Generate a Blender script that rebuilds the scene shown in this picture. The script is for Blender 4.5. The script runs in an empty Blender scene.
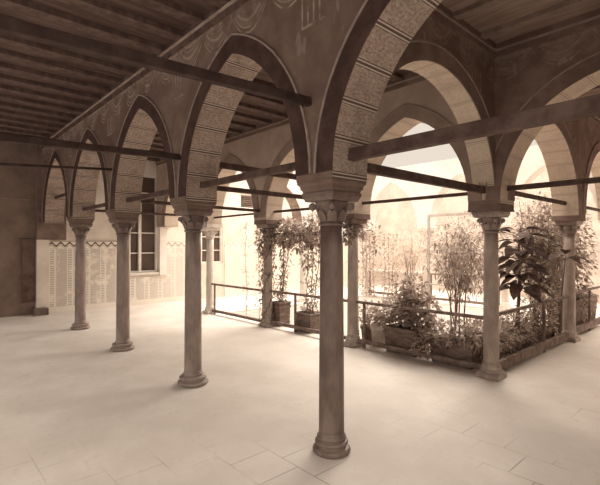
import bpy, math, random
from mathutils import Vector, Matrix
R = random.Random(7)
PI = math.pi
scene = bpy.context.scene
col = scene.collection

# ------------------------------------------------------------------ layout
DU, V1, V2, V3 = 2.2665, 2.896, 5.955, 8.85
UW = -3 * DU                     # west edge of the courtyard
UE = 3.1                         # east wall
WALLW = -9.4                     # end wall
ZB, ZT = 2.15, 4.05              # springing block, ceiling
T = 0.2

# ------------------------------------------------------------------ helpers
class MB:
    def __init__(s): s.v = []; s.f = []; s.m = []; s.uv = {}; s.smooth = []
    def face(s, idx, m=0, uv=None, sm=False):
        s.f.append(tuple(idx)); s.m.append(m); s.smooth.append(sm)
        if uv: s.uv[len(s.f) - 1] = uv
    def quad(s, a, b, c, d, m=0, uv=None):
        n = len(s.v); s.v += [tuple(a), tuple(b), tuple(c), tuple(d)]
        s.face((n, n + 1, n + 2, n + 3), m, uv)
    def box(s, x0, y0, z0, x1, y1, z1, m=0):
        n = len(s.v)
        s.v += [(x0, y0, z0), (x1, y0, z0), (x1, y1, z0), (x0, y1, z0), (x0, y0, z1), (x1, y0, z1), (x1, y1, z1), (x0, y1, z1)]
        for q in ((0, 3, 2, 1), (4, 5, 6, 7), (0, 1, 5, 4), (1, 2, 6, 5), (2, 3, 7, 6), (3, 0, 4, 7)):
            s.face([n + i for i in q], m)
    def frustum(s, cx, cy, z0, hx0, hy0, z1, hx1, hy1, m=0):
        n = len(s.v)
        for z, hx, hy in ((z0, hx0, hy0), (z1, hx1, hy1)):
            s.v += [(cx - hx, cy - hy, z), (cx + hx, cy - hy, z), (cx + hx, cy + hy, z), (cx - hx, cy + hy, z)]
        for q in ((0, 3, 2, 1), (4, 5, 6, 7), (0, 1, 5, 4), (1, 2, 6, 5), (2, 3, 7, 6), (3, 0, 4, 7)):
            s.face([n + i for i in q], m)
    def obar(s, a, b, w, h, m=0):
        a, b = Vector(a), Vector(b); d = (b - a).normalized()
        up = Vector((0, 0, 1)) if abs(d.z) < .95 else Vector((0, 1, 0))
        x = d.cross(up).normalized(); y = x.cross(d)
        n = len(s.v)
        for p in (a, b):
            for i, j in ((-1, -1), (1, -1), (1, 1), (-1, 1)):
                s.v.append(tuple(p + x * i * w / 2 + y * j * h / 2))
        for q in ((3, 2, 1, 0), (4, 5, 6, 7), (0, 1, 5, 4), (1, 2, 6, 5), (2, 3, 7, 6), (3, 0, 4, 7)):
            s.face([n + i for i in q], m)
    def lathe(s, prof, cx=0, cy=0, seg=32, m=0, mod=None):
        n = len(s.v)
        for (r, z) in prof:
            for k in range(seg):
                a = 2 * PI * k / seg
                rr = r * (mod(a, z) if mod else 1)
                s.v.append((cx + rr * math.cos(a), cy + rr * math.sin(a), z))
        for i in range(len(prof) - 1):
            for k in range(seg):
                k2 = (k + 1) % seg
                s.face((n + i * seg + k, n + i * seg + k2, n + (i + 1) * seg + k2, n + (i + 1) * seg + k), m, None, True)
        s.face([n + k for k in range(seg)][::-1], m)
        s.face([n + (len(prof) - 1) * seg + k for k in range(seg)], m)
    def tube(s, pts, rad, seg=7, m=0):
        pts = [Vector(p) for p in pts]
        n = len(s.v); L = len(pts)
        for i, p in enumerate(pts):
            d = (pts[min(i + 1, L - 1)] - pts[max(i - 1, 0)]).normalized()
            up = Vector((0, 0, 1)) if abs(d.z) < .9 else Vector((1, 0, 0))
            x = d.cross(up).normalized(); y = d.cross(x)
            r = rad[i] if isinstance(rad, (list, tuple)) else rad
            for k in range(seg):
                a = 2 * PI * k / seg
                s.v.append(tuple(p + x * r * math.cos(a) + y * r * math.sin(a)))
        for i in range(L - 1):
            for k in range(seg):
                k2 = (k + 1) % seg
                s.face((n + i * seg + k, n + (i + 1) * seg + k, n + (i + 1) * seg + k2, n + i * seg + k2), m, None, True)
        s.face([n + k for k in range(seg)], m); s.face([n + (L - 1) * seg + k for k in range(seg)][::-1], m)
    def leaf(s, p, d, nrm, L, W, m=0):
        p = Vector(p); d = Vector(d).normalized(); nrm = Vector(nrm)
        x = d.cross(nrm)
        if x.length < 1e-3: x = d.cross(Vector((.3, .5, .8)))
        x.normalize(); z = x.cross(d)
        n = len(s.v)
        pts = [p, p + d * L * .38 + x * W * .5 + z * L * .06, p + d * L - z * L * .12, p + d * L * .38 - x * W * .5 + z * L * .06, p + d * L * .5 - z * L * .02]
        s.v += [tuple(q) for q in pts]
        s.face((n, n + 1, n + 4), m); s.face((n + 1, n + 2, n + 4), m); s.face((n + 2, n + 3, n + 4), m); s.face((n + 3, n, n + 4), m)
    def build(s, name, mats, parent=None, loc=None, bevel=0):
        me = bpy.data.meshes.new(name)
        me.from_pydata(s.v, [], s.f)
        if not isinstance(mats, (list, tuple)): mats = [mats]
        for q in mats: me.materials.append(q)
        me.polygons.foreach_set('material_index', s.m)
        me.polygons.foreach_set('use_smooth', s.smooth)
        if s.uv:
            ul = me.uv_layers.new(name='UVMap')
            for fi, uv in s.uv.items():
                for li, c in zip(me.polygons[fi].loop_indices, uv): ul.data[li].uv = c
        me.update()
        o = bpy.data.objects.new(name, me); col.objects.link(o)
        if parent: o.parent = parent
        if loc: o.location = loc
        if bevel:
            b = o.modifiers.new('bevel', 'BEVEL'); b.width = bevel; b.segments = 2; b.limit_method = 'ANGLE'
        return o

def tag(o, label, cat, group=None, kind=None):
    if label: o['label'] = label
    if cat: o['category'] = cat
    if group: o['group'] = group
    o['kind'] = kind or 'thing'
    return o
def thing(name, label, cat, loc=(0, 0, 0), group=None):
    o = bpy.data.objects.new(name, None); col.objects.link(o); o.location = loc
    o.empty_display_size = .1
    return tag(o, label, cat, group)
def struct(o, label=None):
    o['kind'] = 'structure'
    if label: o['label'] = label; 
    return o
def copy_tree(o, parent=None):
    c = o.copy(); col.objects.link(c)
    if parent: c.parent = parent
    for ch in list(o.children): copy_tree(ch, c)
    return c

# ------------------------------------------------------------------ shader expressions
class Ex:
    nt = None
    def __init__(s, sock): s.s = sock
    @staticmethod
    def op(kind, *a):
        n = Ex.nt.nodes.new('ShaderNodeMath'); n.operation = kind
        for i, q in enumerate(a):
            if isinstance(q, Ex): Ex.nt.links.new(q.s, n.inputs[i])
            else: n.inputs[i].default_value = q
        return Ex(n.outputs[0])
    def __add__(s, o): return Ex.op('ADD', s, o)
    __radd__ = __add__
    def __sub__(s, o): return Ex.op('SUBTRACT', s, o)
    def __rsub__(s, o): return Ex.op('SUBTRACT', o, s)
    def __mul__(s, o): return Ex.op('MULTIPLY', s, o)
    __rmul__ = __mul__
    def __truediv__(s, o): return Ex.op('DIVIDE', s, o)
    def frac(s): return Ex.op('FRACT', s)
    def abs(s): return Ex.op('ABSOLUTE', s)
    def sin(s): return Ex.op('SINE', s)
    def lt(s, o): return Ex.op('LESS_THAN', s, o)
    def gt(s, o): return Ex.op('GREATER_THAN', s, o)
    def mx(s, o): return Ex.op('MAXIMUM', s, o)
    def mn(s, o): return Ex.op('MINIMUM', s, o)
    def band(s, a, b): return s.gt(a) * s.lt(b)

def newmat(name, rough=.8, spec=.2):
    m = bpy.data.materials.new(name); m.use_nodes = True
    nt = m.node_tree; b = nt.nodes['Principled BSDF']
    b.inputs['Roughness'].default_value = rough
    b.inputs['Specular IOR Level'].default_value = spec
    Ex.nt = nt
    return m, nt, b
def rgb(nt, c):
    n = nt.nodes.new('ShaderNodeRGB'); n.outputs[0].default_value = (*c, 1); return n.outputs[0]
def mixc(nt, fac, a, b):
    n = nt.nodes.new('ShaderNodeMix'); n.data_type = 'RGBA'
    if isinstance(fac, Ex): nt.links.new(fac.s, n.inputs[0])
    else: n.inputs[0].default_value = fac
    for i, c in ((6, a), (7, b)):
        if isinstance(c, (tuple, list)): n.inputs[i].default_value = (*c, 1)
        else: nt.links.new(c, n.inputs[i])
    return n.outputs[2]
def noise(nt, vec, scale, detail=5, rough=.6, dist=0):
    n = nt.nodes.new('ShaderNodeTexNoise'); n.inputs['Scale'].default_value = scale
    n.inputs['Detail'].default_value = detail; n.inputs['Roughness'].default_value = rough
    n.inputs['Distortion'].default_value = dist
    if vec is not None: nt.links.new(vec, n.inputs['Vector'])
    return Ex(n.outputs['Fac'])
def smooth(e, a, b):
    n = Ex.nt.nodes.new('ShaderNodeMapRange'); n.interpolation_type = 'SMOOTHSTEP'
    Ex.nt.links.new(e.s, n.inputs[0]); n.inputs[1].default_value = a; n.inputs[2].default_value = b
    return Ex(n.outputs[0])
def coords(nt, kind='Object'):
    t = nt.nodes.new('ShaderNodeTexCoord'); sep = nt.nodes.new('ShaderNodeSeparateXYZ')
    nt.links.new(t.outputs[kind], sep.inputs[0])
    return t.outputs[kind], Ex(sep.outputs[0]), Ex(sep.outputs[1]), Ex(sep.outputs[2])
def scaled(nt, vec, sc):
    n = nt.nodes.new('ShaderNodeMapping'); nt.links.new(vec, n.inputs[0]); n.inputs['Scale'].default_value = sc
    return n.outputs[0]
def bump(nt, b, h, strength=.3, dist=.01):
    n = nt.nodes.new('ShaderNodeBump'); n.inputs['Strength'].default_value = strength; n.inputs['Distance'].default_value = dist
    nt.links.new(h.s, n.inputs['Height']); nt.links.new(n.outputs[0], b.inputs['Normal'])
def mottled(name, c1, c2, scale=6, rough=.8, spec=.2, stretch=(1, 1, 1), bmp=.2, lo=.35, hi=.68):
    m, nt, b = newmat(name, rough, spec)
    v, x, y, z = coords(nt); v = scaled(nt, v, stretch)
    n = noise(nt, v, scale)
    nt.links.new(mixc(nt, smooth(n, lo, hi), c1, c2), b.inputs['Base Color'])
    if bmp: bump(nt, b, noise(nt, v, scale * 4), bmp)
    return m

M = {}
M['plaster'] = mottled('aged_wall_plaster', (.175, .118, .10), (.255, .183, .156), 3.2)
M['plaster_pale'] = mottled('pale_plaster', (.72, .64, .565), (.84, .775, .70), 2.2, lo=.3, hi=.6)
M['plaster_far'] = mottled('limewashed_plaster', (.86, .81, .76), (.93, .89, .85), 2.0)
M['plaster_tan'] = mottled('shaded_tan_plaster', (.56, .48, .42), (.68, .60, .54), 2)  # tan carries the shade under a far gallery roof that is not built
M['plaster_brown'] = mottled('brown_plaster', (.19, .135, .112), (.27, .20, .165), 2.0)  # browner plaster for the front gallery stretch of the end wall
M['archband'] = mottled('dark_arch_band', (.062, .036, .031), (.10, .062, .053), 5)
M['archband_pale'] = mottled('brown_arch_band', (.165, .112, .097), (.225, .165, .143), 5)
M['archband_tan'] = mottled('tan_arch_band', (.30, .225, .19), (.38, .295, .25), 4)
M['pale_line'] = mottled('pale_painted_line', (.30, .235, .20), (.40, .32, .28), 9)
M['pale_moulding'] = mottled('pale_moulding', (.36, .28, .24), (.50, .41, .36), 6)
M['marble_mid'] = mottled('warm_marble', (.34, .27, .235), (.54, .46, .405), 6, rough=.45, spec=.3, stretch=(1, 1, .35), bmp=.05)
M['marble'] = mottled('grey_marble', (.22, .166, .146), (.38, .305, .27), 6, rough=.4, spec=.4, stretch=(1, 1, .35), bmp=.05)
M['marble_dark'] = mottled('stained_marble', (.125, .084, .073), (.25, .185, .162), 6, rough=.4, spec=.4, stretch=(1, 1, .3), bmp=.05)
M['marble_pale'] = mottled('sunlit_white_marble', (.62, .55, .48), (.80, .74, .68), 5, rough=.45, stretch=(1, 1, .35), bmp=.05)  # paler copy of the column marble, courtyard sun put into its colour
M['wood'] = mottled('dark_timber', (.09, .057, .047), (.165, .113, .094), 5, stretch=(1, 1, 1))
M['rodwood'] = mottled('tie_beam_timber', (.075, .047, .04), (.14, .096, .082), 7)
M['beamwood'] = mottled('blackened_beam_timber', (.042, .026, .022), (.075, .05, .042), 7)
M['joist'] = mottled('joist_timber', (.10, .066, .056), (.17, .118, .10), 4, stretch=(2, 2, 1))
M['railwood'] = mottled('railing_timber', (.17, .122, .104), (.30, .232, .20), 8)
M['palewood'] = mottled('white_painted_wood', (.80, .74, .68), (.92, .88, .83), 6)
M['tubwood'] = mottled('planter_boards', (.15, .105, .088), (.27, .205, .175), 7, stretch=(1, 1, 3))
M['pot'] = mottled('pale_clay', (.55, .46, .39), (.72, .64, .56), 7)
M['terracotta'] = mottled('dark_clay', (.15, .10, .083), (.24, .17, .145), 7)
M['stem'] = mottled('bark', (.12, .085, .07), (.25, .19, .16), 14)
M['bark_pale'] = mottled('pale_bark', (.30, .23, .19), (.48, .39, .33), 12)
M['soil'] = mottled('soil', (.05, .035, .03), (.10, .07, .06), 20)
M['ground'] = mottled('gravel_ground', (.36, .32, .285), (.48, .44, .40), 5)
M['glass'], nt, b = newmat('dark_window_glass', .12, .5)  # opaque dark colour stands in for the unlit room behind
v, x, y, z = coords(nt)
nt.links.new(mixc(nt, noise(nt, v, 2.5), (.06, .042, .036), (.17, .125, .105)), b.inputs['Base Color'])

def leafmat(name, c1, c2, tr=.25, ro=.6, sp=.2):
    m, nt, b = newmat(name, ro, sp)
    v, x, y, z = coords(nt)
    n = noise(nt, v, 9, 2)
    c = mixc(nt, smooth(n, .35, .65), c1, c2)
    nt.links.new(c, b.inputs['Base Color'])
    t = nt.nodes.new('ShaderNodeBsdfTranslucent'); nt.links.new(c, t.inputs[0])
    mx = nt.nodes.new('ShaderNodeMixShader'); mx.inputs[0].default_value = tr
    nt.links.new(b.outputs[0], mx.inputs[1]); nt.links.new(t.outputs[0], mx.inputs[2])
    nt.links.new(mx.outputs[0], nt.nodes['Material Output'].inputs[0])
    return m
M['leaf'] = leafmat('leaf_mid', (.24, .178, .148), (.66, .56, .49), .42)
M['leaf_dark'] = leafmat('leaf_dark', (.085, .057, .048), (.18, .128, .108), .15, .75, .1)
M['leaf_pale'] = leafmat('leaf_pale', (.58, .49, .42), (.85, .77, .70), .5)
M['leaf_vine'] = leafmat('leaf_vine', (.22, .165, .138), (.62, .53, .46), .42)

# floor: rectangular pale tiles with thin worn joints
m, nt, b = newmat('worn_floor_tiles', .6, .25); M['floor'] = m
v, x, y, z = coords(nt)
wob = (noise(nt, v, 1.3, 2) - .5) * .02
sx = ((x + wob) / .36); row = Ex.op('FLOOR', (y + wob) / .36)
fy = ((y + wob) / .36).frac(); fx = (sx + row * .5).frac()
jx = (fx - .5).abs().gt(.485); jy = (fy - .5).abs().gt(.487)
worn = smooth(noise(nt, v, .9, 3), .44, .62)
# the joints grow fainter towards the far end of the pavement
near = smooth(x * .55 + y * -.25, -.9, .75)
j = jx.mx(jy) * worn * (near * .7 + .06)
base = mixc(nt, smooth(noise(nt, v, 1.1, 6, .65), .35, .7), (.68, .62, .565), (.80, .745, .695))
base = mixc(nt, smooth(noise(nt, v, 9, 5), .56, .78) * .30, base, (.45, .36, .30))
nt.links.new(mixc(nt, j, base, (.25, .18, .15)), b.inputs['Base Color'])
bump(nt, b, noise(nt, v, 20), .12, .01)

# brick soffit: banded painted brick, coordinates along the arch in UV
def soffit(name, c1, c2, c3, mo, dkc, lnc):
    m, nt, b = newmat(name, .85, .15)
    v, x, y, z = coords(nt, 'UV')
    f = (x / .27).frac()
    ln = f.band(.02, .06).mx(f.band(.12, .16)); dk = f.band(.055, .125).mx(f.band(.16, .19)).mx(f.band(0, .02))
    br = nt.nodes.new('ShaderNodeTexBrick'); nt.links.new(v, br.inputs[0])
    br.inputs['Scale'].default_value = 1; br.inputs['Brick Width'].default_value = .03; br.inputs['Row Height'].default_value = .09
    br.inputs['Mortar Size'].default_value = .003
    br.inputs['Color1'].default_value = (*c1, 1); br.inputs['Color2'].default_value = (*c2, 1); br.inputs['Mortar'].default_value = (*mo, 1)
    vo = coords(nt)[0]
    n1 = smooth(noise(nt, scaled(nt, vo, (1, 1, 1.8)), 38, 6, .8), .38, .66)
    c = mixc(nt, .5, br.outputs['Color'], c2)
    c = mixc(nt, n1 * .7, c, c3)
    c = mixc(nt, smooth(noise(nt, vo, 3.0, 3), .45, .7) * .45, c, mo)
    c = mixc(nt, dk * .85, c, dkc); c = mixc(nt, ln * .7, c, lnc)
    nt.links.new(c, b.inputs['Base Color']); bump(nt, b, noise(nt, vo, 40), .3, .01)
    return m
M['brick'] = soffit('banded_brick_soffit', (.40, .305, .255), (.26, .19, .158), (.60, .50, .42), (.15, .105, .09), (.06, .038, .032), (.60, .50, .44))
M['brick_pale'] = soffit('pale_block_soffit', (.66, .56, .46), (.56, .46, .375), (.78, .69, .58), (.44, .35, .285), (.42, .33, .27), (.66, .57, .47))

# painted arcade face: swags, tassels and spots over mottled plaster (x along the wall)
def painted(name, horiz, light=1.0, plain=False, lstr=.75):
    m, nt, b = newmat(name, .85, .12)
    v, x, y, z = coords(nt)
    h = x if horiz == 'x' else y
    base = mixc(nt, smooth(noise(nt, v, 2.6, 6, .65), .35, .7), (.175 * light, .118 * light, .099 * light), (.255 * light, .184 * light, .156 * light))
    if plain:
        base = mixc(nt, h.lt(-.19), base, mixc(nt, smooth(noise(nt, v, 2.2, 6), .35, .7), (.46, .36, .305), (.58, .475, .41)))
    k = (noise(nt, v, 5, 3) - .5) * .04
    P = .5667
    p = ((h + 20 * P) / P).frac() - .5
    sw = z - (3.60 + p * p * .9) + k
    wv = noise(nt, v, 7, 3)
    a = sw.band(0, .018).mx(sw.band(.05, .062)).mx(sw.band(.12, .15)).mx(sw.band(.20, .212)).mx(sw.band(.25, .27))
    top = z.band(3.86, 3.88)
    tas = ((h + 20 * P) / P).frac()
    tl = (((h + .14 + 20 * DU) / (DU / 1)).frac() * DU)
    ts = tl.lt(.26) * ((tl / .065).frac().lt(.28)) * z.band(3.37, 3.64)
    tb = tl.lt(.26) * z.band(3.355, 3.375)
    lines = a * z.lt(3.9) * (1 - tl.lt(.3) * z.lt(3.70))
    lines = lines.mx(top).mx(ts).mx(tb)
    wear = smooth(wv, .36, .6)
    if plain: wear = wear * h.gt(-2.3)
    c = mixc(nt, lines * wear * lstr, base, (.50, .405, .35))
    sp = smooth(noise(nt, scaled(nt, v, (1, 1, .45)), 6.5, 2), .66, .72)
    c = mixc(nt, sp * .3, c, (.50, .42, .37))
    fill = sw.gt(.06) * z.lt(3.9)
    if plain: fill = fill * h.gt(-.2)
    c = mixc(nt, fill * .35 * wear, c, (.36, .28, .24))
    nt.links.new(c, b.inputs['Base Color']); bump(nt, b, noise(nt, v, 12), .2, .01)
    return m
M['painted_x'] = painted('painted_frieze_plaster', 'x')
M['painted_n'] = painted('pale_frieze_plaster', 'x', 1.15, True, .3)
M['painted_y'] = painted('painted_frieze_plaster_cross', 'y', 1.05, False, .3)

# ceiling boards
m, nt, b = newmat('ceiling_boards', .8, .15); M['boards'] = m
v, x, y, z = coords(nt)
s1 = smooth(noise(nt, scaled(nt, v, (6, .6, 1)), 2, 4), .35, .7)
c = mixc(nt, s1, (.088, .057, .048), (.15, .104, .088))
c = mixc(nt, smooth(noise(nt, v, 7, 2), .74, .78) * .6, c, (.5, .42, .36))
nt.links.new(c, b.inputs['Base Color'])

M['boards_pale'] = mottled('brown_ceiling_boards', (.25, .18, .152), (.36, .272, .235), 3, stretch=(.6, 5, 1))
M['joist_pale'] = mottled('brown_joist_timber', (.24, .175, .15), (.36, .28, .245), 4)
# tiled dado: patterned tiles with a wavy border on top
m, nt, b = newmat('patterned_wall_tiles', .35, .4); M['dado'] = m
v, x, y, z = coords(nt)
cy = (y / .13).frac() - .5; cz = (z / .13).frac() - .5
r2 = cy * cy + cz * cz
pa = ((cy * 19).sin() * (cz * 19).sin()).abs().gt(.35)
pb = (cz * 19).sin().gt(.2) * cy.abs().lt(.36)
alt = (y / .39).frac().gt(.45)
pat = (pa * alt).mx(pb * (1 - alt))
pat = pat * smooth(noise(nt, v, 4, 3), .30, .5)
wave = (z - 1.66 - (y * (2 * PI / .2)).sin() * .04).abs().lt(.026)
wave2 = (z - 1.60 - (y * (2 * PI / .2)).sin() * .035).abs().lt(.008)
grout = (cy.abs().gt(.485)).mx(cz.abs().gt(.485))
field = z.lt(1.55) * z.gt(.14)
edge = z.band(1.725, 1.75)
dk = (pat * field * .7).mx(wave * .95).mx(wave2 * .55).mx(edge * .55).mx(grout * .22)
dk = dk * (1 - smooth(y, 1.2, 4.5) * .6)
c = mixc(nt, noise(nt, v, 3), (.88, .81, .71), (.96, .91, .83))
nt.links.new(mixc(nt, dk, c, (.15, .10, .083)), b.inputs['Base Color'])

# ------------------------------------------------------------------ floor and ground
mb = MB()
e = .2
mb.box(WALLW, -4.6, -.12, UE, V1 + e, 0)
mb.box(-e, V1 + e, -.12, UE, V3 - e, 0)
mb.box(WALLW, V1 + e, -.12, UW + e, V3 - e, 0)
mb.box(WALLW, V3 - e, -.12, UE, 11.9, 0)
struct(mb.build('floor', M['floor']), 'pale worn tiled gallery floor')
mb = MB(); mb.box(UW + e, V1 + e, -.14, -e, V3 - e, -.02)
struct(mb.build('courtyard_ground', M['ground']), 'bright pale ground of the open courtyard')

# ------------------------------------------------------------------ arcades
def arc_profile(L, apex=3.5, z0=2.2, n=16):
    a = L / 2 - T; h = apex - z0
    c = (h * h - a * a) / (2 * a)
    if c < 0: c = 0.0
    r = a + c
    if c == 0: kz = h / r
    else: kz = 1
    pts = []
    for k in range(n + 1):
        zz = h * (k / n)
        # even steps in angle
        th = (k / n) * math.asin(min(1, h / r / kz))
        pts.append((r * math.cos(th) - c, z0 + kz * r * math.sin(th)))
    pts[-1] = (0.0, apex)
    return pts, c, r, kz
def arcade(name, axis, fixed, stations, s0, s1, facemat, flip=1, pier_start=True, pier_end=True, band=True, label=None, apex=3.5, backmat=None, trim=True, legs=(), soff='brick', bandmat='archband', T=T):
    """wall over a row of columns: stations are the column positions along the wall"""
    def P(s, nn, z): return (s, fixed + nn, z) if axis == 'x' else (fixed + nn, s, z)
    mb = MB(); F0, BR, BK = 0, 1, 2
    def strip(sa, za, sb, zb):
        mb.quad(P(sa, -T, za), P(sb, -T, zb), P(sb, -T, ZT), P(sa, -T, ZT), F0)
        mb.quad(P(sb, T, zb), P(sa, T, za), P(sa, T, ZT), P(sb, T, ZT), BK)
    def pier(sa, sb, zb=ZB):
        strip(sa, zb, sb, zb)
        mb.quad(P(sa, -T, zb), P(sa, T, zb), P(sb, T, zb), P(sb, -T, zb), F0)
        if zb < ZB:
            for q in (sa, sb): mb.quad(P(q, -T, zb), P(q, T, zb), P(q, T, ZB), P(q, -T, ZB), F0)
    bands = []
    for i in range(len(stations) - 1):
        c0, c1 = stations[i], stations[i + 1]; mid = (c0 + c1) / 2
        pr, cc, rr, kz = arc_profile(c1 - c0, apex)
        pts = [(-pr[0][0], ZB)] + [(-q[0], q[1]) for q in pr] + [(q[0], q[1]) for q in pr[::-1][1:]] + [(pr[0][0], ZB)]
        acc = 0
        for j in range(len(pts) - 1):
            (sa, za), (sb, zb) = pts[j], pts[j + 1]
            d = math.hypot(sb - sa, zb - za)
            if abs(sb - sa) > 1e-6: strip(mid + sa, za, mid + sb, zb)
            if (j == 0 and i == 0 and not pier_start) or (j == len(pts) - 2 and i == len(stations) - 2 and not pier_end):
                acc += d; continue
            mb.quad(P(mid + sa, -T, za), P(mid + sb, -T, zb), P(mid + sb, T, zb), P(mid + sa, T, za), BR,
                    [(acc, 0), (acc + d, 0), (acc + d, 2 * T), (acc, 2 * T)])
            acc += d
        if band:
            bands.append((mid, pr, cc, rr, kz))
    for i, c in enumerate(stations):
        if i == 0:
            if pier_start: pier(s0, c + T)
        elif i == len(stations) - 1:
            if pier_end: pier(c - T, s1)
        else: pier(c - T, c + T)
    w = struct(mb.build(name, [facemat, M[soff], backmat or facemat]), label)
    for (la, lb) in legs:
        a_, b_ = P(la, -T, 0), P(lb, T, ZB)
        lb_ = MB(); lb_.box(min(a_[0], b_[0]), min(a_[1], b_[1]), 0, max(a_[0], b_[0]), max(a_[1], b_[1]), ZB, F0)
        lb_.build('respond_pier', facemat, w)
    def off(pr, cc, rr, kz, d):
        # outline parallel to the arch, d outside it
        o = []
        R2 = rr + d
        z_ap = math.sqrt(max(0, R2 * R2 - cc * cc)) * kz
        tmax = math.asin(min(1, z_ap / kz / R2))
        for k in range(17):
            th = tmax * k / 16
            o.append((R2 * math.cos(th) - cc, 2.2 + kz * R2 * math.sin(th)))
        return o
    for (mid, pr, cc, rr, kz) in bands:
        for nm, d0, d1, th, mt in (('arch_band', .002, .165, .012, M[bandmat]), ('arch_outline', .165, .182, .02, M['pale_line'])):
            i_ = off(pr, cc, rr, kz, d0); o_ = off(pr, cc, rr, kz, d1)
            ii = [(-a, z) for a, z in i_] + [(a, z) for a, z in i_[::-1][1:]]
            oo = [(-a, z) for a, z in o_] + [(a, z) for a, z in o_[::-1][1:]]
            mb = MB(); nn = -flip * (T + th); nb = -flip * (T + .001)
            for j in range(len(ii) - 1):
                a, b_, c_, d_ = ii[j], ii[j + 1], oo[j + 1], oo[j]
                mb.quad(P(mid + a[0], nn, a[1]), P(mid + b_[0], nn, b_[1]), P(mid + c_[0], nn, c_[1]), P(mid + d_[0], nn, d_[1]))
                mb.quad(P(mid + a[0], nn, a[1]), P(mid + a[0], nb, a[1]), P(mid + b_[0], nb, b_[1]), P(mid + b_[0], nn, b_[1]))
                mb.quad(P(mid + d_[0], nn, d_[1]), P(mid + c_[0], nn, c_[1]), P(mid + c_[0], nb, c_[1]), P(mid + d_[0], nb, d_[1]))
            mb.build(nm, M['plaster'] if (bandmat == 'archband_tan' and mid > 0 and nm == 'arch_band') else mt, w)
    if trim:
        board = M['wood'] if bandmat == 'archband' else M['plaster']
        for nm, z0, z1, th, mt in (('cornice_top_board', 3.98, ZT, .035, board), ('cornice', 3.958, 3.98, .045, M['pale_moulding'] if bandmat == 'archband' else M['pale_line']), ('cornice_lower_board', 3.90, 3.958, .025, board)):
            mb = MB()
            a_, b_ = P(s0 if pier_start else stations[0] + T, -flip * T, z0), P(s1 if pier_end else stations[-1] - T, -flip * (T + th), z1)
            mb.box(min(a_[0], b_[0]), min(a_[1], b_[1]), z0, max(a_[0], b_[0]), max(a_[1], b_[1]), z1)
            mb.build(nm, mt, w)
    return w
U4 = -4 * DU
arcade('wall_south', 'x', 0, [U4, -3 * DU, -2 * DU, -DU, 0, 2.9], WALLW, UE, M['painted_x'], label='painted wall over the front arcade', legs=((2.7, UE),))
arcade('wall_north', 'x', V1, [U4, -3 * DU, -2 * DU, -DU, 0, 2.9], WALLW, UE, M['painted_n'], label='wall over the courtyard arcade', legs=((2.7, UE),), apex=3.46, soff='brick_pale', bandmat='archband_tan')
arcade('wall_cross', 'y', 0, [0, V1], 0, V1, M['painted_y'], flip=-1, pier_start=False, pier_end=False, label='cross arch wall between the foreground column and the corner column', T=.135, apex=3.46, soff='brick_pale', bandmat='plaster')
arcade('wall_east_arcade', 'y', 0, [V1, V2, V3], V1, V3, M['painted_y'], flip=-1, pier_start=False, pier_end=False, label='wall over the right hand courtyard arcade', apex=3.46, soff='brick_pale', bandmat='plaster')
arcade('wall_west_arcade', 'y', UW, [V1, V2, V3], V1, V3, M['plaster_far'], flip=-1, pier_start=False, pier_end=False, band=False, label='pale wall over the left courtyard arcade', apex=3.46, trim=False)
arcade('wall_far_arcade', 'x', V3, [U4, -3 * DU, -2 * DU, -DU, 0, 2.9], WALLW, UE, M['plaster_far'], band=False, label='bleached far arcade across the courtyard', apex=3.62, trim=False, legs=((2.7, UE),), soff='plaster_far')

# ------------------------------------------------------------------ outer walls
def wall_boxes(name, mat, boxes, label):
    mb = MB()
    for q in boxes: mb.box(*q)
    return struct(mb.build(name, mat), label)
X0, X1 = WALLW - .3, WALLW
w1 = (1.93, 2.74, .88, 3.6)        # window in the end wall (y0,y1,z0,z1)
w2 = (4.12, 4.88, 1.08, 2.3)
w3 = (5.55, 6.25, 2.85, 3.35)
ys = [-.28, w1[0], w1[1], w2[0], w2[1], w3[0], w3[1], 11.9]
bx = [(X0, ys[0], 0, X1, ys[1], ZT), (X0, ys[2], 0, X1, ys[3], ZT), (X0, ys[4], 0, X1, ys[5], ZT), (X0, ys[6], 0, X1, ys[7], ZT)]
for w in (w1, w2, w3): bx += [(X0, w[0], 0, X1, w[1], w[2]), (X0, w[0], w[3], X1, w[1], ZT)]
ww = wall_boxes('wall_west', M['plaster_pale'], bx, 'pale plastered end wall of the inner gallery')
mb = MB()
for (a, b_, z1) in ((.0, w1[0] - .06, 1.75), (2.98, w2[0] - .06, 1.75), (w2[1] + .06, 11.8, 1.75), (w1[0] - .06, 2.98, .76)): mb.box(X1, a, 0, X1 + .025, b_, z1)
mb.build('tile_dado', M['dado'], ww)
mb = MB(); mb.box(X1, -.27, 0, X1 + .06, -.005, 1.77); mb.build('dado_edge_strip', M['plaster_pale'], ww)
mb = MB(); mb.box(X1, -.29, 1.77, X1 + .2, .33, ZT - .001); mb.build('respond_pilaster', M['plaster'], ww)
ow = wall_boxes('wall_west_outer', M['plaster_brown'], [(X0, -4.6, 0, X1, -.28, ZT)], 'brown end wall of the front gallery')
mb = MB(); mb.box(X1, -4.5, 2.70, X1 + .02, -.4, 2.72); mb.build('painted_stripe', M['pale_line'], ow)
mb = MB(); mb.box(X1, -.56, .30, X1 + .05, -.30, 1.78)  # dark board added where only a shadow falls beside the pilaster
struct(mb.build('shadow_strip', M['wood'], bevel=.005), 'narrow dark strip standing for a shadow at the left of the tiled wall')
wall_boxes('wall_far', M['plaster_tan'], [(WALLW, 11.9, 0, UE, 12.2, ZT)], 'tan back wall of the far gallery, shade in its colour')
wall_boxes('wall_east', M['plaster_pale'], [(UE, -.2, 0, UE + .3, 12.2, ZT)], 'pale wall of the right hand gallery')
mb = MB(); mb.box(X1, -.36, 0, X1 + .3, -.06, .16); struct(mb.build('trim_1', M['marble_dark'], bevel=.01), 'low dark stone at the foot of the end wall')

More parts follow.
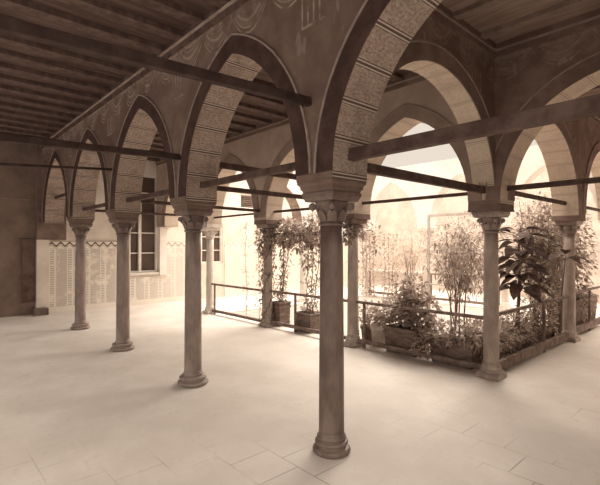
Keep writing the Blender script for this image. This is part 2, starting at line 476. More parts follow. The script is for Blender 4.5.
def window(n, y0, y1, z0, z1, bars_z, mull, label, shutters=False, jamb=0):
    root = bpy.data.objects.new('window_%d' % n, None); col.objects.link(root); root.location = (X1, (y0 + y1) / 2, z0)
    struct(root, label)
    ox, oy, oz = root.location
    def L(mb, x0, a, b0, x1, c, d): mb.box(x0 - ox, a - oy, b0 - oz, x1 - ox, c - oy, d - oz)
    f = MB()
    for (a, c) in ((y0, y0 + .05), (y1 - .05, y1)): L(f, X1 - .12, a, z0, X1 - .04, c, z1)
    L(f, X1 - .12, y0 + .05, z0, X1 - .04, y1 - .05, z0 + .05); L(f, X1 - .12, y0 + .05, z1 - .05, X1 - .04, y1 - .05, z1)
    f.build('window_frame', M['palewood'], root)
    if mull is not None:
        f = MB(); L(f, X1 - .11, mull - .035, z0 + .05, X1 - .03, mull + .035, z1 - .05); f.build('mullion', M['palewood'], root)
    for bz in bars_z:
        f = MB(); L(f, X1 - .105, y0 + .05, bz - .014, X1 - .055, y1 - .05, bz + .014); f.build('glazing_bar', M['palewood'], root)
    if shutters:
        f = MB(); k = z0 + .07
        while k < z1 - .06:
            L(f, X1 - .10, y0 + .05, k, X1 - .05, y1 - .05, k + .035); k += .065
        f.build('louvred_shutter', M['railwood'], root)
        f = MB(); L(f, X1 - .2, y0, z0, X1 - .16, y1, z1); f.build('shutter_back', M['railwood'], root)
    else:
        f = MB(); L(f, X1 - .16, y0, z0, X1 - .13, y1, z1); f.build('pane', M['glass'], root)
    if jamb:
        f = MB(); L(f, X1, y1 + .02, z0 - .1, X1 + .09, y1 + jamb, z1 + .1); f.build('pilaster_surround', M['plaster_far'], root)
        f = MB(); L(f, X1 - .04, y0 - .03, z0 - .05, X1 + .07, y1 + .02, z0); f.build('window_sill', M['palewood'], root)
    return root
window(1, *w1[:2], w1[2], w1[3], (1.42, 1.98, 2.55, 3.1), 2.24, 'tall glazed casement window with white bars in the pale end wall', jamb=.22)
window(2, *w2[:2], w2[2], w2[3], (1.48, 1.9), 4.5, 'small dark glazed window beyond the left courtyard arcade')
window(3, *w3[:2], w3[2], w3[3], (), None, 'small louvred shutter high on the far end wall', shutters=True)

# ------------------------------------------------------------------ ceilings
def ceiling(name, x0, y0, x1, y1, axis, sp, first, label, jw=.15, jh=.06, bm='boards', jm='joist'):
    mb = MB(); mb.box(x0, y0, ZT, x1, y1, ZT + .12)
    c = struct(mb.build(name, M[bm]), label)
    k = first
    lim = x1 if axis == 'y' else y1
    while k < lim - .1:
        mb = MB()
        if axis == 'y': mb.box(k - jw / 2, y0 + .01, ZT - jh, k + jw / 2, y1 - .01, ZT)
        else: mb.box(x0 + .01, k - jw / 2, ZT - jh, x1 - .01, k + jw / 2, ZT)
        mb.build('joist', M[jm], c); k += sp
    return c
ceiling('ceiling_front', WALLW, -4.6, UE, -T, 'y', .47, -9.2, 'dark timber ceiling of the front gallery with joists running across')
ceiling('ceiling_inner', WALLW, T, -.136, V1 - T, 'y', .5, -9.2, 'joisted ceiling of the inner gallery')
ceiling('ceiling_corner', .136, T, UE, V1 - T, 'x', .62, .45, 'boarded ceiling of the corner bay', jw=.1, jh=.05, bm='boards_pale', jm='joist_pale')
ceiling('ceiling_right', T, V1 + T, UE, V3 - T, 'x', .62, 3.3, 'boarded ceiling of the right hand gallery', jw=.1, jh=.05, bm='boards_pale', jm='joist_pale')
# roof skin over the wall tops so no sky leaks between the ceilings
mb = MB()
Q = .121
for (a, b_, c, d) in ((WALLW, -4.6, UE, V1 + .3), (-.3, V1 + .3, UE, V3 + .2)):
    mb.box(a, b_, ZT + Q, c, d, ZT + .2)
struct(mb.build('roof', M['terracotta']), 'flat roof over the galleries')

# ------------------------------------------------------------------ columns
def column(label, x, y, base='round', r=.1, mat='marble', top=ZB, group='arcade columns', wide=.18):
    t = thing('column', label, 'column', (x, y, 0), group)
    mt = M[mat]
    b = MB()
    if base == 'round':
        w_ = wide
        def torus(r0, z0, z1): return [(r0 - (z1 - z0) / 2 * (1 - math.cos(q)), z0 + (z1 - z0) / 2 * (1 + math.sin(q))) for q in (-PI / 2, -1.0, -.5, 0, .5, 1.0, PI / 2)]
        b.lathe(torus(w_, 0, .052) + [(w_ * .80, .053), (w_ * .76, .062), (w_ * .78, .070)] + torus(max(w_ * .88, r * 1.3), .071, .105) + [(r * 1.12, .106), (r * 1.10, .116), (r * 1.17, .119), (r * 1.17, .133), (r * 1.06, .138), (r * 1.03, .155), (r * 1.02, .17)], seg=48)
        b.build('base', mt, t)
        zs = .165
    else:
        h = .14
        pl = MB(); pl.box(-h, -h, 0, h, h, .055); pl.box(-h + .015, -h + .015, .055, h - .015, h - .015, .07)
        pl.build('plinth', mt, t, bevel=.006)
        b.lathe([(.122, .07), (.128, .082), (.126, .10), (.114, .108), (.110, .118), (.116, .13), (.112, .145), (r * 1.07, .16), (r * 1.02, .19)])
        b.build('base', mt, t)
        zs = .185
    s = MB()
    pr = [(r * 1.02, zs)]
    for k in range(9):
        q = k / 8; pr.append((r * (1.015 - .11 * q ** 1.4), zs + .02 + (1.80 - zs - .02) * q))
    s.lathe(pr, seg=40); s.build('shaft', mt, t)
    cmat = M['marble_dark'] if base == 'round' else (M['marble'] if mat != 'marble_pale' else mt)
    c = MB()
    rt = r * .92
    c.lathe([(rt * 1.02, 1.80), (rt * 1.16, 1.805), (rt * 1.18, 1.815), (rt * 1.10, 1.826), (rt * 1.0, 1.83)], seg=32)
    def lobes(a, z): return 1 + .10 * max(0, math.cos(a * 8)) * math.sin(max(0, min(1, (z - 1.84) / .10)) * PI)
    c.lathe([(rt * 1.0, 1.83), (rt * 1.03, 1.86), (rt * 1.14, 1.90), (rt * 1.36, 1.935), (rt * 1.30, 1.95), (rt * 1.4, 1.98), (rt * 1.5, 1.995)], seg=48, mod=lobes)
    scrolls = []
    for q in range(4):                                         # corner scrolls
        a = PI / 4 + q * PI / 2
        cx, cy = 1.52 * r * math.cos(a), 1.52 * r * math.sin(a)
        dx, dy = -math.sin(a), math.cos(a)
        sc = MB()
        for rad, hw in ((.031, .016), (.018, .024)):
            n = 14; n0 = len(sc.v)
            for e_ in (-1, 1):
                for k in range(n):
                    th = 2 * PI * k / n
                    sc.v.append((dx * hw * e_ + math.cos(a) * rad * math.cos(th), dy * hw * e_ + math.sin(a) * rad * math.cos(th), rad * math.sin(th)))
            for k in range(n): sc.face((n0 + k, n0 + (k + 1) % n, n0 + n + (k + 1) % n, n0 + n + k), 0, None, True)
            sc.face([n0 + k for k in range(n)][::-1]); sc.face([n0 + n + k for k in range(n)])
        scrolls.append((sc, (cx, cy, 1.955)))
        # upright acanthus leaf under each scroll and between
        for a2 in (a, a + PI / 4):
            l0 = Vector((math.cos(a2), math.sin(a2), 0)); tx = Vector((-math.sin(a2), math.cos(a2), 0))
            n0 = len(c.v); rows = ((1.835, 1.06, .035), (1.875, 1.2, .04), (1.91, 1.42, .032), (1.925, 1.62, .014), (1.905, 1.66, .006))
            for z, f_, w_ in rows:
                for sg in (-1, 0, 1):
                    p = l0 * rt * (f_ + (.05 if sg == 0 else 0)) + tx * w_ * sg; c.v.append((p.x, p.y, z))
            for i in range(len(rows) - 1):
                for j in range(2): c.face((n0 + i * 3 + j, n0 + i * 3 + j + 1, n0 + i * 3 + 4 + j, n0 + i * 3 + 3 + j), 0, None, True)
    co = c.build('capital', cmat, t)
    for sc, lo in scrolls: sc.build('scroll', cmat, co, loc=lo)
    ab = MB()
    ab.frustum(0, 0, 1.993, .150, .150, 2.03, .165, .165); ab.box(-.17, -.17, 2.03, .17, .17, 2.062)
    ab.build('abacus', cmat, t, bevel=.004)
    if base == 'square':
        im = MB(); im.box(-.205, -.205, 2.064, .205, .205, 2.082); im.box(-.2, -.2, 2.082, .2, .2, ZB - .001)
        im.build('impost', M['plaster'] if mat != 'marble_pale' else mt, t)
        return t
    im = MB(); im.frustum(0, 0, 2.062, .160, .160, 2.088, .170, .170); im.box(-.178, -.178, 2.088, .178, .178, 2.11); im.frustum(0, 0, 2.11, .18, .18, 2.128, .19, .19); im.box(-.196, -.196, 2.128, .196, .196, ZB - .001)
    im.build('impost', M['plaster'] if mat != 'marble_pale' else mt, t)
    return t
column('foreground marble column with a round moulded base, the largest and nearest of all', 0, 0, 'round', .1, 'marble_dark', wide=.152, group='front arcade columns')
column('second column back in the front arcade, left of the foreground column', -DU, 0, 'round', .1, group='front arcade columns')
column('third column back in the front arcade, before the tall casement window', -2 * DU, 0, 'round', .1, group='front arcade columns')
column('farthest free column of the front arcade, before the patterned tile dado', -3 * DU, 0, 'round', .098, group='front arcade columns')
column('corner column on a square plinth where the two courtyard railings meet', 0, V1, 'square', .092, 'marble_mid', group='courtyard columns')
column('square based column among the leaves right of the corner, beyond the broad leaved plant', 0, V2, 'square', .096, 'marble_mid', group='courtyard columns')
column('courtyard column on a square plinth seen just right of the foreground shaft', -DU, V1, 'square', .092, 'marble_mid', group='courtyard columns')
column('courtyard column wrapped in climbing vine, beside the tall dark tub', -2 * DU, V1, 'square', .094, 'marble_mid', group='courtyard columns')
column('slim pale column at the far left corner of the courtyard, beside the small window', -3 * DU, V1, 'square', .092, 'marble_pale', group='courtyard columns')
column('pale column of the left courtyard arcade, glimpsed through the hanging vines', UW, V2, 'square', .092, 'marble_pale', group='far side columns')
column('pale far column at the left end of the lattice balustrade', UW, V3, 'square', .092, 'marble_pale', group='far side columns')
column('pale far column at the right end of the lattice balustrade, left of the thin tree', -2 * DU, V3, 'square', .092, 'marble_pale', group='far side columns')
column('pale far column behind the broad leaved plant', -DU, V3, 'square', .092, 'marble_pale', group='far side columns')

# ------------------------------------------------------------------ tie beams
def tie(label, a, b, w=.065, h=.07, mat='rodwood', group='tie beams across the arches'):
    A, B = Vector(a), Vector(b); mid = (A + B) / 2
    mb = MB(); mb.obar(A - mid, B - mid, w, h)
    return tag(mb.build('tie_beam', M[mat], loc=mid, bevel=.006), label, 'beam', group)
zt = 2.34
S = T
tie('thick tie beam running from the foreground column out past the right edge', (S, 0, zt), (2.72, 0, zt), .075, .09)
tie('tie beam under the arch between the foreground column and the second column', (-DU + S, 0, zt), (-S, 0, zt), .06, .065)
tie('tie beam under the arch between second and third front columns', (-2 * DU + S, 0, zt), (-DU - S, 0, zt), .06, .065)
tie('tie beam under the arch between third and farthest front columns', (-3 * DU + S, 0, zt), (-2 * DU - S, 0, zt), .06, .06)
tie('dark tie beam in the farthest narrow arch against the end wall', (U4 + T, 0, 2.74), (-3 * DU - .25, 0, 2.74), .05, .06)
tie('tie beam from the foreground column to the corner column', (0, S, zt - .02), (0, V1 - S, zt - .02), .065, .085)
tie('thin tie beam from the corner column leftward over the shrub tub', (-DU + S, V1, zt - .02), (-S, V1, zt - .02), .045, .045)
tie('tie beam from the corner column running level off the right edge', (S, V1, zt), (2.72, V1, zt), .06, .06)
tie('tie beam from the corner column toward the column among the leaves', (0, V1 + S, zt + .02), (0, V2 - S, zt + .02), .055, .06)
tie('tie beam beyond the column among the leaves at the far right', (0, V2 + S, zt + .02), (0, V3 - S, zt + .02), .055, .05)
tie('upper timber beam from the second column across the inner gallery', (-DU, T, 2.65), (-DU, V1 - T, 2.62), .06, .075)
tie('lower tie beam from the second column across the inner gallery', (-DU, S, 2.355), (-DU, V1 - S, 2.35), .055, .06)
tie('tie beam from the third column across the inner gallery', (-2 * DU, S, 2.36), (-2 * DU, V1 - S, 2.33), .05, .055)
tie('tie beam from the farthest front column across the inner gallery', (-3 * DU, S, 2.34), (-3 * DU, V1 - S, 2.33), .05, .05)
tie('tie beam between the vine wrapped column and the foreground side courtyard column', (-2 * DU + S, V1, zt - .03), (-DU - S, V1, zt - .03), .045, .045)
tie('pale tie beam between the vine wrapped column and the slim pale column', (-3 * DU + S, V1, 2.30), (-2 * DU - S, V1, 2.31), .04, .04)
tie('heavy ceiling tie beam crossing the front gallery above the foreground arch', (-.05, -T, 2.765), (.02, -4.5, 2.56), .06, .066, 'beamwood', 'front gallery cross beams')
tie('middle cross beam of the front gallery, ending above the second column', (-2.19, -T, 2.655), (-2.19, -4.5, 2.5), .06, .065, 'beamwood', 'front gallery cross beams')
tie('upper far cross beam of the front gallery, ending above the third column', (-4.4, -T, 3.10), (-4.4, -4.5, 3.05), .07, .08, 'beamwood', 'front gallery cross beams')
tie('thin lower far cross beam of the front gallery, below the upper one', (-4.4, -T - .012, 2.80), (-4.4, -4.5, 2.50), .035, .035, 'beamwood', 'front gallery cross beams')

# ------------------------------------------------------------------ railings
def railing(label, a, b, posts, zt_=.72, zl=.10, lower=(.05, .06), group='courtyard railings', mat='railwood', th=.045):
    A, B = Vector((*a, 0)), Vector((*b, 0)); mid = (A + B) / 2
    t = thing('railing', label, 'railing', mid, group)
    up = Vector((0, 0, 1))
    m1 = MB(); m1.obar(A - mid + up * zt_, B - mid + up * zt_, th, th); m1.build('top_rail', M[mat], t, bevel=.008)
    m2 = MB(); m2.obar(A - mid + up * zl, B - mid + up * zl, lower[0], lower[1]); m2.build('lower_rail', M[mat], t, bevel=.006)
    for q in posts:
        p = A.lerp(B, q) - mid
        m3 = MB(); m3.box(p.x - .019, p.y - .019, 0, p.x + .019, p.y + .019, zt_ + .015); m3.build('post', M[mat], t, bevel=.005)
    return t
g = .09
railing('wooden railing in front of the shrub tub, left of the corner column', (-DU + g, V1), (-g, V1), (.07,), .725, .10)
railing('wooden railing before the two dark tubs, left of the foreground shaft', (-2 * DU + g, V1), (-DU - g, V1), (.36,), .72, .10)
railing('wooden railing left of the vine wrapped column', (-3 * DU + g, V1), (-2 * DU - g, V1), (.06, .97), .71, .08)
railing('wooden railing right of the corner column with a thick plank at the bottom', (0, V1 + g), (0, V2 - g), (.61,), .765, .10, (.06, .12))
railing('wooden railing past the column among the leaves, running off to the right', (0, V2 + g), (0, V3 - g), (.42, .95), .80, .12, (.06, .12))
f = railing('bleached far railing with a lattice panel between two far columns', (-3 * DU + g, V3), (-2 * DU - g, V3), (.03, .97), .80, .09, (.05, .07), 'far side railings')
for i, (nm, z, mt) in enumerate((('handrail_cap', .80, 'palewood'),)):
    q = MB(); q.obar((-DU / 2 + .1, -.03, .815), (DU / 2 - .1, -.03, .815), .12, .06); q.build('handrail_cap', M['palewood'], f)
q = MB()
k = -DU / 2 + .12
while k < DU / 2 - .3:
    q.obar((k, 0, .42), (k + .17, 0, .77), .014, .014); q.obar((k + .17, .015, .42), (k, .015, .77), .014, .014); k += .085
q.build('lattice_panel', M['pot'], f)
railing('bleached far railing seen behind the thin tree', (-2 * DU + g, V3), (-DU - g, V3), (.03, .97), .80, .09, (.05, .07), 'far side railings')

# ------------------------------------------------------------------ plants
def rv(s=1): return Vector((R.uniform(-1, 1), R.uniform(-1, 1), R.uniform(-1, 1))) * s
def cloud(mb, c, rad, n, L, asp=.5, droop=.3, shell=.55):
    c = Vector(c)
    for _ in range(n):
        d = Vector((R.gauss(0, 1), R.gauss(0, 1), R.gauss(0, 1))).normalized()
        q = R.uniform(shell, 1) ** .7 if R.random() < .75 else R.random()
        p = c + Vector((d.x * rad[0], d.y * rad[1], d.z * rad[2])) * q
        ld = d + rv(.8) + Vector((0, 0, -droop))
        l = L * R.uniform(.6, 1.25)
        mb.leaf(p, ld, Vector((0, 0, 1)) + rv(.7), l, l * asp)
def strand(lm, sm, pts, n, spread, L, asp=.55, r=.008):
    pts = [Vector(p) for p in pts]
    path = []
    for i in range(len(pts) - 1):
        for k in range(6): path.append(pts[i].lerp(pts[i + 1], k / 6) + rv(.02))
    path.append(pts[-1])
    sm.tube(path, r, 5)
    for _ in range(n):
        i = R.randrange(len(path) - 1); p = path[i].lerp(path[i + 1], R.random()) + Vector((R.gauss(0, spread), R.gauss(0, spread), R.gauss(0, spread * .6)))
        l = L * R.uniform(.6, 1.3)
        lm.leaf(p, rv() + Vector((0, 0, -.7)), rv() + Vector((0, 0, .6)), l, l * asp)
def branches(sm, base, tips, r0=.02, r1=.005, wob=.05):
    base = Vector(base)
    for t_ in tips:
        t_ = Vector(t_); pts = []
        for k in range(6):
            q = k / 5; p = base.lerp(t_, q); p.z = base.z + (t_.z - base.z) * (q ** .85); pts.append(p + (rv(wob) if 0 < k < 5 else Vector()))
        sm.tube(pts, [r0 + (r1 - r0) * k / 5 for k in range(6)], 6)
def tub(t, hx, hy, h, mat='tubwood', flare=.88, slats=True):
    b = MB(); b.frustum(0, 0, 0, hx * flare, hy * flare, h, hx, hy); bo = b.build('planter_box', M[mat], t, bevel=.006)
    for z in (.14, .78):
        b = MB(); f_ = flare + (1 - flare) * z + .015
        b.frustum(0, 0, h * z, hx * f_ + .006, hy * f_ + .006, h * z + .035, hx * f_ + .01, hy * f_ + .01)
        b.build('planter_hoop', M['railwood'], bo)
    b = MB(); b.box(-hx - .012, -hy - .012, h - .02, hx + .012, hy + .012, h + .012); b.build('planter_rim', M['railwood'], t, bevel=.004)
    b = MB(); b.box(-hx + .03, -hy + .03, h + .012, hx - .03, hy - .03, h + .02); b.build('soil', M['soil'], t)
def roundpot(t, r, h, mat, rim=True):
    b = MB(); b.lathe([(r * .72, 0), (r * .78, .02), (r * .95, h * .8), (r * 1.08, h * .82), (r * 1.1, h), (r * .95, h), (r * .9, h - .03), (0.01, h - .03)], seg=28); b.build('pot', M[mat], t)
G0 = -.02
# vine on the column by the tall tub
t = thing('climbing_vine', 'leafy vine wound around the courtyard column left of the tall dark tub', 'vine', (-2 * DU, V1, G0), 'climbing vines')
lm, sm = MB(), MB()
for k in range(3):
    a0 = k * 2.1
    pts = [(math.cos(a0 + q * 1.1) * .135, math.sin(a0 + q * 1.1) * .135 , .06 + q * .28) for q in range(8)]
    strand(lm, sm, pts, 150, .05, .075)
cloud(lm, (-.08, 0, 1.78), (.22, .2, .36), 620, .075)
cloud(lm, (-.12, .02, 1.05), (.13, .12, .4), 130, .075)
lm.build('foliage', M['leaf_vine'], t); sm.build('stem', M['stem'], t)
# tall dark tub with climbing vine
def tubvine(label, x, y, hx, hy, h, strands, crown, mt='leaf_vine'):
    t = thing('potted_vine', label, 'potted plant', (x, y, G0), 'potted vines behind the railing')
    tub(t, hx, hy, h)
    lm, sm = MB(), MB()
    for (dx0, dx1, top, n) in strands:
        strand(lm, sm, [(dx0 * .6, 0, h), (dx0, .03, h + .45), ((dx0 + dx1) / 2 + .03, .0, h + 1.0), (dx1, .02, top)], n, .045, .075)
    for c_ in crown: cloud(lm, c_[0], c_[1], c_[2], .085)
    cloud(lm, (0, 0, h + .08), (hx * .9, hy * .9, .12), 60, .08)
    lm.build('foliage', M[mt], t); sm.build('stem', M['stem'], t)
    return t
tubvine('tall dark planter tub with a vine climbing beside the wrapped column', -4.42, 3.15, .135, .15, .50, [(.02, .10, 2.15, 170), (-.03, .2, 2.2, 150), (.06, .35, 2.1, 110)],
        [((.15, 0, 1.92), (.36, .2, .30), 950), ((.55, 0, 1.8), (.2, .15, .3), 260)])
tubvine('low dark planter tub with a thin vine, second tub left of the foreground shaft', -3.60, 3.17, .22, .18, .37, [(-.1, -.02, 2.0, 120), (.05, .08, 2.15, 130), (.15, .3, 2.1, 120)],
        [((.16, .0, 1.92), (.46, .2, .32), 900), ((-.05, 0, 1.5), (.2, .15, .35), 170)])
# vine near the column right of the foreground shaft
t = thing('climbing_vine', 'vine hanging at the capital of the column just right of the foreground shaft', 'vine', (-DU, V1 + .2, 0), 'climbing vines')
lm, sm = MB(), MB()
strand(lm, sm, [(-.12, 0, .0), (-.14, .02, .7), (-.12, .0, 1.4), (-.1, 0, 2.1)], 110, .05, .075)
cloud(lm, (.02, -.34, 1.88), (.13, .12, .20), 260, .075); cloud(lm, (-.06, -.03, 1.95), (.2, .14, .2), 260, .08); cloud(lm, (.22, .1, 1.75), (.12, .1, .3), 90, .07)
lm.build('foliage', M['leaf_vine'], t); sm.build('stem', M['stem'], t)
# small pots
t = thing('potted_plant', 'small dark clay pot of leaves left of the pale clay pot', 'potted plant', (-2.27, 3.3, G0), 'potted plants along the railing')
roundpot(t, .13, .30, 'terracotta')
lm, sm = MB(), MB(); branches(sm, (0, 0, .27), [(rv(.15) + Vector((0, 0, .55))) for _ in range(6)], .008, .003, .02); cloud(lm, (0, 0, .50), (.2, .18, .2), 220, .08)
lm.build('foliage', M['leaf'], t); sm.build('stem', M['stem'], t)
t = thing('potted_plant', 'pale clay pot left of the big shrub tub', 'potted plant', (-1.95, 3.2, G0), 'potted plants along the railing')
roundpot(t, .15, .36, 'pot')
lm, sm = MB(), MB(); branches(sm, (0, 0, .33), [(rv(.16) + Vector((0, 0, .56))) for _ in range(7)], .008, .003, .02); cloud(lm, (.02, 0, .52), (.24, .18, .16), 240, .085)
lm.build('foliage', M['leaf'], t); sm.build('stem', M['stem'], t)
# big shrub tub
t = thing('potted_shrub', 'bushy rounded shrub in a big slatted wooden tub behind the railing', 'potted plant', (-1.42, 3.175, G0), 'potted plants along the railing')
tub(t, .29, .20, .40)
lm, sm = MB(), MB()
branches(sm, (0, 0, .38), [Vector((R.uniform(-.35, .35), R.uniform(-.25, .25), R.uniform(.7, 1.15))) for _ in range(14)], .014, .004, .04)
cloud(lm, (.08, 0, .72), (.42, .30, .28), 480, .12, .5, .3, .2); cloud(lm, (.10, 0, .98), (.27, .22, .24), 260, .11, .5, .3, .2); cloud(lm, (.22, -.05, .52), (.27, .25, .2), 220, .11, .5, .3, .2)
cloud(lm, (-.38, 0, .62), (.2, .2, .14), 130, .11, .5)
lm.build('foliage', M['leaf'], t); sm.build('stem', M['stem'], t)
# long planter with thin tree
t = thing('potted_tree', 'slender multi stemmed tree in a long planter left of the corner column', 'potted plant', (-.60, 3.175, G0), 'potted plants along the railing')
tub(t, .32, .20, .34)
lm, sm = MB(), MB()
for k in range(4):
    bx_ = -.09 + k * .06 + R.uniform(-.01, .01)
    top = Vector((bx_ * 3.2 + R.uniform(-.1, .1), R.uniform(-.2, .2), R.uniform(1.5, 1.9)))
    pts = [Vector((bx_, R.uniform(-.04, .04), .33)), Vector((bx_ * 1.05, 0, .7)), Vector((bx_ * 1.2, .02, 1.0)), Vector((bx_ * 2, .02, 1.3)), top]
    sm.tube(pts, [.012, .011, .009, .006, .003], 6)
    for j in range(15):
        p0 = pts[2].lerp(top, R.random()); d = Vector((R.uniform(-.45, .45), R.uniform(-.3, .3), R.uniform(-.15, .4)))
        sm.tube([p0, p0 + d * .5 + Vector((0, 0, .05)), p0 + d + Vector((0, 0, -.03))], [.0025, .002, .0015], 3)
        for q in range(13):
            pp = p0 + d * R.random() + rv(.03); lm.leaf(pp, d * .5 + Vector((R.uniform(-.4, .4), R.uniform(-.4, .4), -.7)), rv(), R.uniform(.06, .11), .022)
lm.build('foliage', M['leaf_vine'], t); sm.build('stem', M['bark_pale'], t)
lm = MB(); cloud(lm, (-.1, -.02, .42), (.42, .30, .16), 420, .10, .45); cloud(lm, (.25, -.1, .48), (.2, .2, .2), 190, .10, .4); cloud(lm, (-.36, -.26, .24), (.16, .12, .2), 150, .09, .45)
lm.build('ground_foliage', M['leaf'], t)
# boxes with low shrubs along the right rail
for lab, y, hh, n, dx in (('low bushy shrub in a dark box just right of the corner column', 3.60, .55, 620, .05), ('dense low shrub behind the middle of the right hand railing', 4.38, .58, 560, .0), ('dark shrub beside the column among the leaves', 5.35, .78, 520, 0)):
    t = thing('potted_shrub', lab, 'potted plant', (-.34, y, G0), 'potted plants behind the right hand railing')
    tub(t, .22, .34, .26)
    lm, sm = MB(), MB()
    branches(sm, (0, 0, .25), [Vector((R.uniform(-.2, .25), R.uniform(-.4, .4), R.uniform(.45, hh + .1))) for _ in range(12)], .01, .003, .03)
    cloud(lm, (.02, 0, hh * .68), (.28, .46, hh * .46), n, .095, .35); cloud(lm, (.05, 0, hh * .4), (.28, .44, .24), n // 2, .08, .45)
    lm.build('foliage', M['leaf'], t); sm.build('stem', M['stem'], t)
# broad leaved plant
t = thing('broad_leaved_plant', 'tall plant with big dark drooping leaves right of the corner column', 'plant', (-.40, 4.72, G0))
lm, sm = MB(), MB()
tr = [Vector((0.0, 0, 0)), Vector((.02, .02, .6)), Vector((.05, 0, 1.1)), Vector((.03, .02, 1.6)), Vector((.06, .02, 1.95))]
sm.tube(tr, [.03, .028, .025, .02, .012], 8)
def bigleaf(p, d, L, W):
    # a broad oval leaf with a midrib and a drooping tip
    p = Vector(p); d = Vector(d).normalized(); x = d.cross(Vector((0, 0, 1)))
    if x.length < .1: x = Vector((1, 0, 0))
    x.normalize(); x = (x + rv(.35)).normalized(); zz = x.cross(d).normalized()
    n0 = len(lm.v); rows = 8
    for i in range(rows + 1):
        q = i / rows; wd = W * .5 * math.sin(PI * min(1, q ** .8)) ** .75 if 0 < q < 1 else .002
        c_ = p + d * L * q + Vector((0, 0, -1)) * L * .45 * q * q
        for sgn in (-1, -.5, 0, .5, 1): lm.v.append(tuple(c_ + x * wd * sgn + zz * abs(sgn) * wd * .22))
    for i in range(rows):
        for j in range(4): lm.face((n0 + i * 5 + j, n0 + i * 5 + j + 1, n0 + i * 5 + 6 + j, n0 + i * 5 + 5 + j), 0, None, True)
for k in range(54):
    zc = R.uniform(.95, 1.95); a = k * 2.4 + R.uniform(-.3, .3)
    d = Vector((math.cos(a), math.sin(a), R.uniform(-.25, .45)))
    p0 = Vector((.04, .01, zc)); p1 = p0 + d * R.uniform(.05, .17)
    sm.tube([p0, p0.lerp(p1, .5) + Vector((0, 0, .02)), p1], .006, 5)
    bigleaf(p1, d, R.uniform(.26, .36), R.uniform(.16, .22))
lm.build('foliage', M['leaf_dark'], t); sm.build('stem', M['stem'], t)
# broad leaf plant at the right column
t = thing('broad_leaved_plant', 'few large dark leaves growing against the column among the vines', 'plant', (-.06, 5.62, G0))
lm, sm = MB(), MB(); sm.tube([(0, 0, 0), (.03, 0, .7), (.1, 0, 1.45)], [.015, .013, .008], 6)
for d, L, W in (((.6, -.6, .15), .32, .2), ((-.3, -.8, .3), .3, .18), ((.9, .1, .1), .28, .18), ((-.8, -.2, .0), .3, .17), ((.2, -.7, .7), .28, .16)):
    sm.tube([(.1, 0, 1.42), (.1 + d[0] * .1, d[1] * .1, 1.45 + d[2] * .1)], .006, 5); bigleaf((.1 + d[0] * .1, d[1] * .1, 1.45 + d[2] * .1), d, L, W)
lm.build('foliage', M['leaf_dark'], t); sm.build('stem', M['stem'], t)
# vine curtains in the right part of the courtyard
def bush(name, label, cat, x, y, stems, clouds, mt, L, asp=.45, group=None):
    t = thing(name, label, cat, (x, y, G0), group)
    lm, sm = MB(), MB()
    branches(sm, (0, 0, 0), stems, .016, .004, .06)
    for c_, r_, n in clouds: cloud(lm, c_, r_, n, L, asp, .5, .15)
    lm.build('foliage', M[mt], t); sm.build('stem', M['bark_pale' if mt == 'leaf_pale' else 'stem'], t)
def stems(n, w, h0, h1): return [Vector((R.uniform(-w, w), R.uniform(-w, w), R.uniform(h0, h1))) for _ in range(n)]
bush('climbing_vine', 'dense curtain of small leaved vine left of the column among the leaves', 'vine', -.62, 6.1, stems(10, .3, 1.5, 2.6), [((.1, 0, 1.65), (.5, .3, .95), 2500), ((.2, 0, .9), (.3, .3, .6), 500)], 'leaf_vine', .10, .45, 'climbing vines')
bush('climbing_vine', 'tall vine filling the farthest right arch beyond the last column', 'vine', -.5, 7.2, stems(10, .3, 1.5, 2.6), [((.1, 0, 1.55), (.5, .7, 1.05), 2200), ((.2, 0, .6), (.4, .7, .5), 700)], 'leaf_vine', .10, .45, 'climbing vines')
bush('bamboo_clump', 'pale feathery bamboo clump in the middle of the courtyard behind the thin tree', 'plant', -1.9, 5.6, stems(4, .3, 1.3, 1.9), [((.15, 0, 1.62), (.85, .4, .66), 2300), ((.3, 0, 1.1), (.6, .35, .5), 700)], 'leaf_vine', .11, .22)
bush('flowering_bush', 'pale airy bush by the far arcade left of the thin tree', 'plant', -4.3, 7.6, stems(10, .35, 1.3, 2.2), [((0, 0, 1.5), (.85, .3, .75), 1500)], 'leaf_pale', .11, .3)
bush('tree', 'pale leafy tree at the far right of the courtyard, behind the broad leaved plant', 'plant', -1.1, 7.6, stems(10, .35, 1.3, 2.6), [((.1, 0, 1.9), (.8, .5, 1.0), 2200)], 'leaf_pale', .13, .3)
for lab, x, y, n in (('faint hanging vine on the far column left of the lattice balustrade', UW + .35, V3 - .35, 420), ('faint hanging vine between the far columns, above the lattice balustrade', -5.6, V3 - .3, 520)):
    t = thing('climbing_vine', lab, 'vine', (x, y, 0), 'climbing vines')
    lm, sm = MB(), MB()
    for k in range(4):
        dx = -.25 + k * .16
        strand(lm, sm, [(dx, 0, 0), (dx * .9, .02, 1.0), (dx, 0, 2.0)], n // 4, .05, .09)
    lm.build('foliage', M['leaf'], t); sm.build('stem', M['stem'], t)
# dark tub beyond the last right column
t = thing('planter_tub', 'dark square planter tub beyond the last column at the right edge', 'planter', (-.33, 7.35, G0))
tub(t, .24, .8, .62)
lm = MB(); cloud(lm, (0, 0, .68), (.25, .75, .1), 200, .09, .4); lm.build('foliage', M['leaf'], t)
# thin plants at the far left corner of the courtyard
for lab, x, y, n in (('thin climbing plant on a string, right of the slim pale column', -5.95, 3.35, 130), ('sparse vine strand midway to the wrapped column', -5.35, 3.3, 150)):
    t = thing('climbing_vine', lab, 'vine', (x, y, G0), 'climbing vines')
    lm, sm = MB(), MB(); strand(lm, sm, [(0, 0, 0), (.02, 0, .8), (-.02, 0, 1.5), (.03, 0, 2.2)], n, .05, .07)
    lm.build('foliage', M['leaf_pale'], t); sm.build('stem', M['pot'], t)
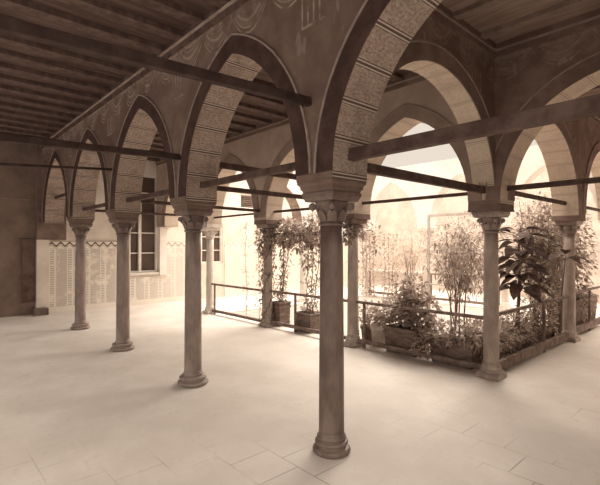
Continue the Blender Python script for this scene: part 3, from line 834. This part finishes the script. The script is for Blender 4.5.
# white trellis
t = thing('garden_trellis', 'white wooden trellis frame in the courtyard behind the thin tree', 'trellis', (-1.36, 4.6, G0))
for nm, a, b_ in (('trellis_top_bar', (-.52, 0, 2.21), (.52, 0, 2.21)),):
    q = MB(); q.obar(a, b_, .04, .045); q.build(nm, M['palewood'], t)
for x in (-.54, .54):
    q = MB(); q.box(x - .02, -.02, 0, x + .02, .02, 2.24); q.build('trellis_post', M['palewood'], t)
for z in (.95, 1.55):
    q = MB(); q.obar((-.52, 0, z), (.52, 0, z), .02, .02); q.build('trellis_rail', M['palewood'], t)

# ------------------------------------------------------------------ camera
F_, PIT, ROLL, YAW = 430.457, 0.0056, 0.0005876, 0.832969
fw = Vector((-math.sin(YAW) * math.cos(PIT), math.cos(YAW) * math.cos(PIT), math.sin(PIT)))
rt = Vector((math.cos(YAW), math.sin(YAW), 0)); up = rt.cross(fw)
r2 = rt * math.cos(ROLL) + up * math.sin(ROLL); u2 = -rt * math.sin(ROLL) + up * math.cos(ROLL)
cd = bpy.data.cameras.new('camera'); cam = bpy.data.objects.new('camera', cd); col.objects.link(cam)
mw = Matrix((r2, u2, -fw)).transposed().to_4x4(); mw.translation = Vector((2.38407, -2.50923, 1.65)); cam.matrix_world = mw
cd.sensor_fit = 'HORIZONTAL'; cd.sensor_width = 36; cd.lens = 36 * F_ / 600; cd.clip_start = .05
scene.camera = cam

# ------------------------------------------------------------------ light
wd = bpy.data.worlds.new('sky'); scene.world = wd; wd.use_nodes = True
nt = wd.node_tree; bg = nt.nodes['Background']; Ex.nt = nt
t = nt.nodes.new('ShaderNodeTexCoord'); sp = nt.nodes.new('ShaderNodeSeparateXYZ'); nt.links.new(t.outputs['Generated'], sp.inputs[0])
z = Ex(sp.outputs[2])
bg.inputs[0].default_value = (1.0, .88, .755, 1)
y_ = Ex(sp.outputs[1])
st = smooth(z, .35, .85) * 3.2 + smooth(y_ * -1, .0, .8) * -.1 + .61
nt.links.new(st.s, bg.inputs[1])
sd = bpy.data.lights.new('sun', 'SUN'); so = bpy.data.objects.new('sun', sd); col.objects.link(so)
sd.energy = 6.9; sd.angle = math.radians(64); sd.color = (1.0, .88, .755)
el = math.radians(36); az = Vector((-.18, 1, 0)).normalized()
dirv = -(az * math.cos(el) + Vector((0, 0, math.sin(el))))
so.rotation_euler = dirv.to_track_quat('-Z', 'Y').to_euler(); so.location = (-3, 12, 9)

vs = scene.view_settings
vs.view_transform = 'Standard'; vs.look = 'None'; vs.gamma = 1; vs.exposure = 0.46
